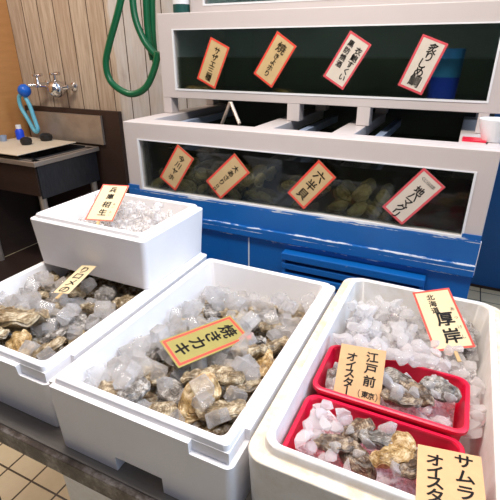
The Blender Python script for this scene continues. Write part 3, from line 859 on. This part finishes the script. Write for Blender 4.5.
def bed(label, rect, zb, f, seed, size=.02, m=ICE_BED, lumps=True, cell=None):
    """packed crushed ice below the loose pieces: one heap nobody could count"""
    rnd = random.Random(seed); bm = B()
    x0, x1, y0, y1 = rect; cell = cell or size * .8
    nx = max(2, int((x1 - x0) / .012)); ny = max(2, int((y1 - y0) / .012))
    g = [[bm.verts.new((x0 + (x1 - x0) * i / nx, y0 + (y1 - y0) * j / ny, f(x0 + (x1 - x0) * i / nx, y0 + (y1 - y0) * j / ny) - .006 + rnd.uniform(-.005, .005))) for j in range(ny + 1)] for i in range(nx + 1)]
    for row in g:
        for v in row:
            u = (v.co.x - (x0 + x1) / 2) / (x1 - x0) * 2; w_ = (v.co.y - (y0 + y1) / 2) / (y1 - y0) * 2
            k = max(0, abs(u) - .8) * max(0, abs(w_) - .8) * 25
            v.co.x -= math.copysign(.010 * k, u); v.co.y -= math.copysign(.010 * k, w_)
    for i in range(nx):
        for j in range(ny): bm.faces.new((g[i][j], g[i + 1][j], g[i + 1][j + 1], g[i][j + 1]))
    # closed underside
    ring = [g[i][0] for i in range(nx + 1)] + [g[nx][j] for j in range(1, ny + 1)] + [g[i][ny] for i in range(nx - 1, -1, -1)] + [g[0][j] for j in range(ny - 1, 0, -1)]
    cx, cy = (x0 + x1) / 2, (y0 + y1) / 2
    low = [bm.verts.new((cx + (v.co.x - cx) * .90, cy + (v.co.y - cy) * .93, zb)) for v in ring]
    for k in range(len(ring)): bm.faces.new((ring[k], ring[(k + 1) % len(ring)], low[(k + 1) % len(ring)], low[k]))
    bm.faces.new(low)
    o = obj('crushed_ice', bm, m, smooth=20)
    return tag(o, label, 'ice', None, 'stuff')

def lumps_stuff(label, pile, n, size, seed, m=ICE_W, keep=.3, rmargin=.012):
    rnd = random.Random(seed); bm = B()
    for k in range(n):
        x, y = rnd.uniform(pile.x0 + rmargin, pile.x1 - rmargin), rnd.uniform(pile.y0 + rmargin, pile.y1 - rmargin)
        if pile.on_shell(x, y) and rnd.random() > keep: continue
        s = size * rnd.uniform(.7, 1.3); z = below_cards(x, y, pile.rest(x, y, s * .4, s * .34), s * .7)
        tmp = LUMPS[rnd.randrange(8)].copy()
        tmp.transform(Matrix.Translation((x, y, z)) @ Euler((rnd.uniform(-3, 3), rnd.uniform(-3, 3), rnd.uniform(-3, 3))).to_matrix().to_4x4() @ Matrix.Scale(s, 4))
        bm.from_mesh(tmp); bpy.data.meshes.remove(tmp)
    o = obj('loose_ice', bm, m, smooth=60)
    return tag(o, label, 'ice', None, 'stuff')

def put(pile, label, x, y, yaw, var, m, scale=1.0, pitch=0, roll=0, group=None, gape=0.0, lift=0.0, rad=.03):
    r = rad * scale
    z = pile.rest(x, y, r, .011 * scale) + .004 + lift
    o = oyster(label, x, y, z, yaw, pitch, roll, var, m, scale, group, gape)
    for d in (-.6, 0, .6):
        pile.mark(x + d * r * 1.2 * math.cos(R(yaw)), y + d * r * 1.2 * math.sin(R(yaw)), r * 1.0)
    return o

def extra(_, pile, spots, label, seed):
    rnd = random.Random(seed)
    for x, y in spots:
        put(pile, label, x, y, rnd.uniform(0, 360), rnd.randrange(5), (SH_BROWN, SH_GREY, SH_GOLD, SH_BROWN)[rnd.randrange(4)], rnd.uniform(.75, .95), rnd.uniform(-15, 15), rnd.uniform(-25, 25), G + ', half buried')

# --- middle box
f_mid = lambda x, y: .868 + (-.10) * (y - .47) * .75 + .03 * max(0, (x + .40) / .13) * (y < .95)
MI = (-.606, -.279, .472, 1.013)
bed('packed wet ice under the cubes and oysters in the middle box', (-.608, -.277, .470, 1.015), Z0 + .035, f_mid, 3, m=MIXBED)
pm = Pile(*MI, f_mid)
G = 'oysters in the middle foam box'
put(pm, 'ribbed brown oyster at the front left corner of the middle box', -0.533, 0.497, 165, 0, SH_BROWN, 1.0, 8, 10, G, lift=0)
put(pm, 'large golden brown oyster standing on edge by the front wall of the middle box', -0.358, 0.53, 75, 1, SH_GOLD, 1.05, -30, 38, G, lift=0.012)
put(pm, 'pale brown oyster in the front right corner of the middle box', -0.305, 0.522, 20, 2, SH_BROWN, 0.95, -10, -15, G, lift=0)
put(pm, 'brown oyster at the right wall of the middle box, near the front corner', -0.3, 0.6, 60, 3, SH_BROWN, 0.9, 10, -30, G, lift=0)
put(pm, 'golden oyster at the right wall of the middle box, below the card', -0.298, 0.69, 110, 4, SH_GOLD, 0.9, 0, -32, G, lift=0)
put(pm, 'pale oyster against the right wall of the middle box, right of the card top', -0.298, 0.768, 70, 0, SH_BROWN, 0.9, 5, -25, G, lift=0)
put(pm, 'small brown oyster showing beyond the upper left side of the middle card', -0.545, 0.8, 40, 2, SH_BROWN, 0.7, 10, 15, G, lift=0)
put(pm, 'brown oyster between the card and the back wall of the middle box', -0.47, 0.88, 10, 4, SH_BROWN, 0.85, 5, 5, G, lift=0)
put(pm, 'brown oyster in the back right part of the middle box heap', -0.31, 0.93, 120, 1, SH_BROWN, 0.85, 0, -20, G, lift=0)
put(pm, 'grey brown oyster lying flat below the card, near the front wall of the middle box', -0.43, 0.545, 140, 3, SH_GREY, 0.95, 5, 8, G, lift=0)
put(pm, 'brown oyster under the lower right side of the middle card', -0.37, 0.64, 30, 0, SH_BROWN, 0.95, -5, -10, G, lift=0)
put(pm, 'pale grey oyster showing left of the middle card end', -0.545, 0.66, 100, 3, SH_GREY, 0.8, 0, 12, G, lift=0)
extra('pm', pm, [(-.49,.50),(-.42,.49),(-.50,.57),(-.40,.60),(-.46,.64),(-.33,.60),(-.52,.73),(-.45,.76),(-.37,.77),(-.53,.88),(-.40,.85),(-.35,.86),(-.41,.95),(-.33,.70)], 'brown oyster half buried under ice cubes in the middle foam box', 3)
fill_ice(pm, 235, .030, CUBES, ICE, 'ice_cube', 'clear ice cube in the heap of the middle foam box', 'ice cubes in the middle box', .17, 5)

# --- left box
f_left = lambda x, y: .866 + .02 * max(0, (.62 - y) / .15)
LI = (-1.045, -.705, .485, .80)
bed('packed wet ice under the oysters in the left box', (-1.050, -.700, .480, 1.045), Z0 + .035, f_left, 4, m=MIXBED)
pl = Pile(*LI, f_left)
G = 'oysters in the left foam box'
put(pl, 'very large flat ribbed oyster across the front of the left box', -0.905, 0.566, 8, 2, SH_BROWN, 1.75, -6, -16, G, lift=0.012)
put(pl, 'round brown oyster with spiral layers in the front right corner of the left box', -0.748, 0.52, 60, 3, SH_BROWN, 1.05, -15, -25, G, lift=0)
put(pl, 'orange brown oyster with white barnacles below the very large oyster', -0.815, 0.505, 150, 1, SH_GOLD, 0.95, -10, -30, G, lift=0)
put(pl, 'brown oyster by the front wall at the left frame edge of the left box', -0.89, 0.497, 20, 0, SH_BROWN, 0.95, 5, -10, G, lift=0)
put(pl, 'dark brown oyster under the front edge of the small upper box, right end', -0.735, 0.778, 20, 1, SH_BROWN, 0.9, 0, 5, G, lift=0)
put(pl, 'grey oyster under the front edge of the small upper box, beside the tag', -0.815, 0.775, 100, 3, SH_GREY, 0.9, -20, 10, G, lift=0)
put(pl, 'brown oyster against the back of the left box, left of the tag', -0.965, 0.772, 60, 2, SH_BROWN, 0.9, -30, 0, G, lift=0)
put(pl, 'grey oyster beside the right wall of the left box, middle of its length', -0.715, 0.66, 70, 4, SH_GREY, 0.9, 0, -15, G, lift=0)
put(pl, 'brown oyster right of the large one in the left box, among ice cubes', -0.725, 0.59, 110, 0, SH_BROWN, 0.8, 5, -10, G, lift=0)
extra('pl', pl, [(-.99,.52),(-1.0,.60),(-.99,.69),(-.92,.68),(-.85,.66),(-.79,.65),(-.78,.59),(-.90,.76),(-.79,.72),(-1.02,.77)], 'grey brown oyster half buried under ice cubes in the left foam box', 5)
fill_ice(pl, 130, .030, CUBES, ICE, 'ice_cube', 'bluish clear ice cube in the heap of the left foam box', 'ice cubes in the left box', .15, 6)

# --- small upper box
f_top = lambda x, y: .985 + .030 * min(1, max(0, (y - .85) / .12)) + .022 * min(1, max(0, (x + 1.0) / .18)) * (y > .84)
bed('packed crushed ice in the small upper foam box', (-1.034, -.708, .826, 1.042), ZR + .04, f_top, 5)
pt = Pile(-1.028, -.714, .832, 1.036, f_top)
lumps_stuff('loose crushed ice strewn over the bed in the small upper box', pt, 190, .021, 8)

# --- right box
f_rb = lambda x, y: .842 + .10 * max(0, (y - .83)) * .12
bed('packed crushed ice behind the rear red basket in the right box', (-.182, .126, .836, 1.080), Z0 + .035, f_rb, 6)
pb = Pile(-.182, .126, .838, 1.080, f_rb)
G = 'oysters at the back of the right foam box'
put(pb, 'dark grey oyster in the back right corner of the right box, beside the tall card', 0.088, 1.06, 70, 3, SH_GREY, 0.8, -10, -10, G, lift=0)
put(pb, 'pale grey oyster at the right wall of the right box, below the dark one', 0.098, 0.975, 100, 2, SH_GREY, 0.8, 0, -10, G, lift=0)
lumps_stuff('loose crushed ice heaped behind the rear basket under the clear lumps', pb, 110, .024, 9)
fill_ice(pb, 120, .0255, LUMPS, ICE_W, 'ice_lump', 'frosty ice lump in the heap behind the rear red basket', 'ice lumps at the back of the right box', .5, 7)

f_r = lambda x, y: .848 + .018 * max(0, (y - .74) / .06)
bed('packed crushed ice lining the rear red basket', (-.168, .085, .684, .805), .806, f_r, 7)
pr_ = Pile(-.166, .083, .686, .803, f_r)
G = 'oysters in the rear red basket'
put(pr_, 'grey oyster at the left end of the rear basket, left of the cardboard sign', -0.148, 0.745, 80, 3, SH_GREY, 0.75, 0, -10, G, lift=0.006)
put(pr_, 'long grey striped oyster just right of the cardboard sign in the rear basket', -0.03, 0.757, 160, 2, SH_GREY, 0.95, 5, -25, G, lift=0.012)
put(pr_, 'dark grey brown oyster in the middle of the rear basket', 0.01, 0.735, 150, 0, SH_DARK, 0.85, 0, -20, G, lift=0.008)
put(pr_, 'grey oyster near the right end of the rear basket', 0.052, 0.757, 170, 4, SH_GREY, 0.8, 0, -20, G, lift=0.006)
put(pr_, 'dark oyster by the front rim of the rear basket, right of the cardboard sign', -0.015, 0.702, 10, 2, SH_DARK, 0.75, 0, -10, G, lift=0.002)
put(pr_, 'dark grey brown oyster behind the cardboard sign in the rear basket', -0.085, 0.775, 10, 1, SH_DARK, 0.8, 0, -5, G, lift=0.004)
fill_ice(pr_, 75, .0225, LUMPS, ICE_W, 'ice_lump', 'frosty ice lump among the oysters of the rear red basket', 'ice lumps in the rear basket', .5, 9)

rnd = random.Random(21)
for k in range(16):
    x = -.165 + .0125 * k + rnd.uniform(-.005, .005); s = rnd.uniform(.024, .033)
    one_ice('ice_lump', 'frosty ice lump lying over the back rim of the rear red basket', 'ice lumps on the basket rim', LUMPS[k % 8], ICE_W, x, .814 + rnd.uniform(-.010, .014), .898 + s * .4, s, rnd)
for k in range(12):
    s = rnd.uniform(.022, .028)
    one_ice('ice_lump', 'frosty ice lump in the gap between the rear basket and the right box wall', 'ice lumps beside the rear basket', LUMPS[k % 8], ICE_W, .117 + rnd.uniform(-.006, .006), .70 + .011 * k, .868 + rnd.uniform(0, .025), s, rnd)

f_f = lambda x, y: .845 + .036 * max(0, (-.05 - x) / .1)
bed('packed crushed ice lining the front red basket', (-.164, .081, .512, .640), .806, f_f, 8)
pf = Pile(-.164, .081, .512, .640, f_f)
G = 'oysters in the front red basket'
put(pf, 'dark brown oyster in the middle of the front basket, nearest the rear basket', -0.075, 0.602, 60, 1, SH_DARK, 0.8, -10, -20, G, lift=0.008)
put(pf, 'long dark grey oyster in the middle of the front basket', -0.028, 0.597, 20, 2, SH_GREY, 0.85, 0, -20, G, lift=0.008)
put(pf, 'golden oyster at the left edge of the front cardboard sign', 0.005, 0.572, 100, 4, SH_GOLD, 0.75, -10, -20, G, lift=0.01)
put(pf, 'dark brown oyster by the front wall of the front basket', -0.06, 0.548, 150, 0, SH_DARK, 0.85, -10, -20, G, lift=0.008)
put(pf, 'golden brown oyster in the front basket touching the box front wall', -0.01, 0.545, 30, 3, SH_GOLD, 0.8, -5, -25, G, lift=0.006)
put(pf, 'dark oyster half hidden at the left edge of the front cardboard sign', 0.03, 0.545, 60, 2, SH_DARK, 0.75, 0, -15, G, lift=0.002)
put(pf, 'dark oyster at the foot of the ice heap in the front basket', -0.105, 0.555, 20, 4, SH_DARK, 0.75, 0, -10, G, lift=0.004)
put(pf, 'grey oyster under the upper edge of the front cardboard sign', 0.05, 0.6, 80, 1, SH_GREY, 0.75, 0, -10, G, lift=0.002)
fill_ice(pf, 95, .0225, LUMPS, ICE_W, 'ice_lump', 'frosty ice lump in the heap of the front red basket', 'ice lumps in the front basket', .4, 10, dens=lambda x, y: 1.0 if x < -.06 or (x > -.01 and y > .60) else .25)

# shellfish in the lower tank
rnd = random.Random(4)
G = 'shellfish on the bottom of the lower tank'
k = 0
for x in [-1.0 + .062 * i for i in range(14)]:
    for y in (1.325, 1.40):
        if rnd.random() < .12: continue
        oyster('dim yellowish shellfish lying behind the glass on the floor of the lower tank', x + rnd.uniform(-.012, .012), y + rnd.uniform(-.01, .01), 1.043 + (.0 if y < 1.35 else .03), rnd.uniform(0, 360), rnd.uniform(-35, 35), rnd.uniform(-50, 50), k % 2, SH_CLAM, rnd.uniform(.8, 1.05), G, 0, 'clam', 'shellfish', CLAMV); k += 1

for (x, y, s, lab, m) in ((-.985, 1.56, .9, 'orange-brown shell at the lower left inside the upper tank', SH_GOLD), (-.93, 1.58, .8, 'second orange-brown shell at the lower left inside the upper tank', SH_GOLD),
                     (-.62, 1.57, .9, 'orange-brown shell below the second card inside the upper tank', SH_GOLD)):
    oyster(lab, x, y, 1.36, 30, 5, 5, 1, m, s, 'shells on the bottom of the upper tank', 0, 'whelk_shell', 'shellfish', CLAMV)

# ------------------------------------------------------------------ light
w = bpy.data.worlds.new('overcast_sky'); bpy.context.scene.world = w; w.use_nodes = True
nt = w.node_tree; bg = nt.nodes['Background']
tc = nt.nodes.new('ShaderNodeTexCoord'); sx = nt.nodes.new('ShaderNodeSeparateXYZ'); nt.links.new(tc.outputs['Generated'], sx.inputs[0])
mr = nt.nodes.new('ShaderNodeMapRange'); mr.inputs[1].default_value = -.1; mr.inputs[2].default_value = .9
nt.links.new(sx.outputs[0], mr.inputs[0])
mx = nt.nodes.new('ShaderNodeMix'); mx.data_type = 'RGBA'
mx.inputs[6].default_value = (.66, .55, .52, 1); mx.inputs[7].default_value = (1.0, 1.4, 2.1, 1)
nt.links.new(mr.outputs[0], mx.inputs[0]); nt.links.new(mx.outputs[2], bg.inputs['Color'])
def mrange(sock, a, b, c, d):
    k = nt.nodes.new('ShaderNodeMapRange'); nt.links.new(sock, k.inputs[0])
    for i, v in enumerate((a, b, c, d)): k.inputs[i + 1].default_value = v
    return k.outputs[0]
mu = nt.nodes.new('ShaderNodeMath'); mu.operation = 'MULTIPLY'
nt.links.new(mrange(sx.outputs[1], -.30, .38, .10, .68), mu.inputs[0]); nt.links.new(mrange(sx.outputs[2], 0, .9, 1.0, 2.1), mu.inputs[1])
nt.links.new(mu.outputs[0], bg.inputs['Strength'])

def area(name, loc_, target, sx_, sy_, power, col):
    l = bpy.data.lights.new(name, 'AREA'); l.shape = 'RECTANGLE'; l.size = sx_; l.size_y = sy_; l.energy = power; l.color = col
    o = bpy.data.objects.new(name, l); C.objects.link(o); o.location = loc_
    o.rotation_euler = (Vector(target) - Vector(loc_)).to_track_quat('-Z', 'Y').to_euler()
    return o
sun = bpy.data.lights.new('daylight', 'SUN'); sun.energy = 1.25; sun.angle = R(36); sun.color = (.62, .80, 1.0)
so = bpy.data.objects.new('daylight', sun); C.objects.link(so); so.rotation_euler = (Vector((-1.0, -.22, -.8))).to_track_quat('-Z', 'Y').to_euler()
area('unseen_lamp', (-.4, .66, 2.35), (-.4, .76, .9), 1.2, .35, 25, (1.0, .93, .86))  # unseen overhead lamp, placed to light tops and leave box fronts dim
area('unseen_lamp', (-2.3, 1.2, 2.7), (-2.6, 2.2, 1.0), .8, .3, 21, (1.0, .87, .72))  # unseen lamp added to brighten the plank wall

# ------------------------------------------------------------------ camera
cam = bpy.data.cameras.new('camera'); co = bpy.data.objects.new('camera', cam); C.objects.link(co)
cam.sensor_width = 36; cam.lens = 437 / 500 * 36; cam.clip_start = .02
p, yw = R(24.5), R(25.4)
F = Vector((-math.sin(yw) * math.cos(p), math.cos(yw) * math.cos(p), -math.sin(p)))
Rt = Vector((math.cos(yw), math.sin(yw), 0)); U = Rt.cross(F)
M = Matrix((Rt, U, -F)).transposed().to_4x4(); M.translation = (0, 0, 1.5); co.matrix_world = M
sc = bpy.context.scene; sc.camera = co
sc.cycles.max_bounces = 24; sc.cycles.transmission_bounces = 24; sc.cycles.transparent_max_bounces = 32; sc.cycles.glossy_bounces = 8; sc.cycles.diffuse_bounces = 6
sc.view_settings.view_transform = 'Standard'; sc.view_settings.look = 'None'
sc.view_settings.exposure = 0.26; sc.view_settings.gamma = 1.0; sc.view_settings.use_curve_mapping = False
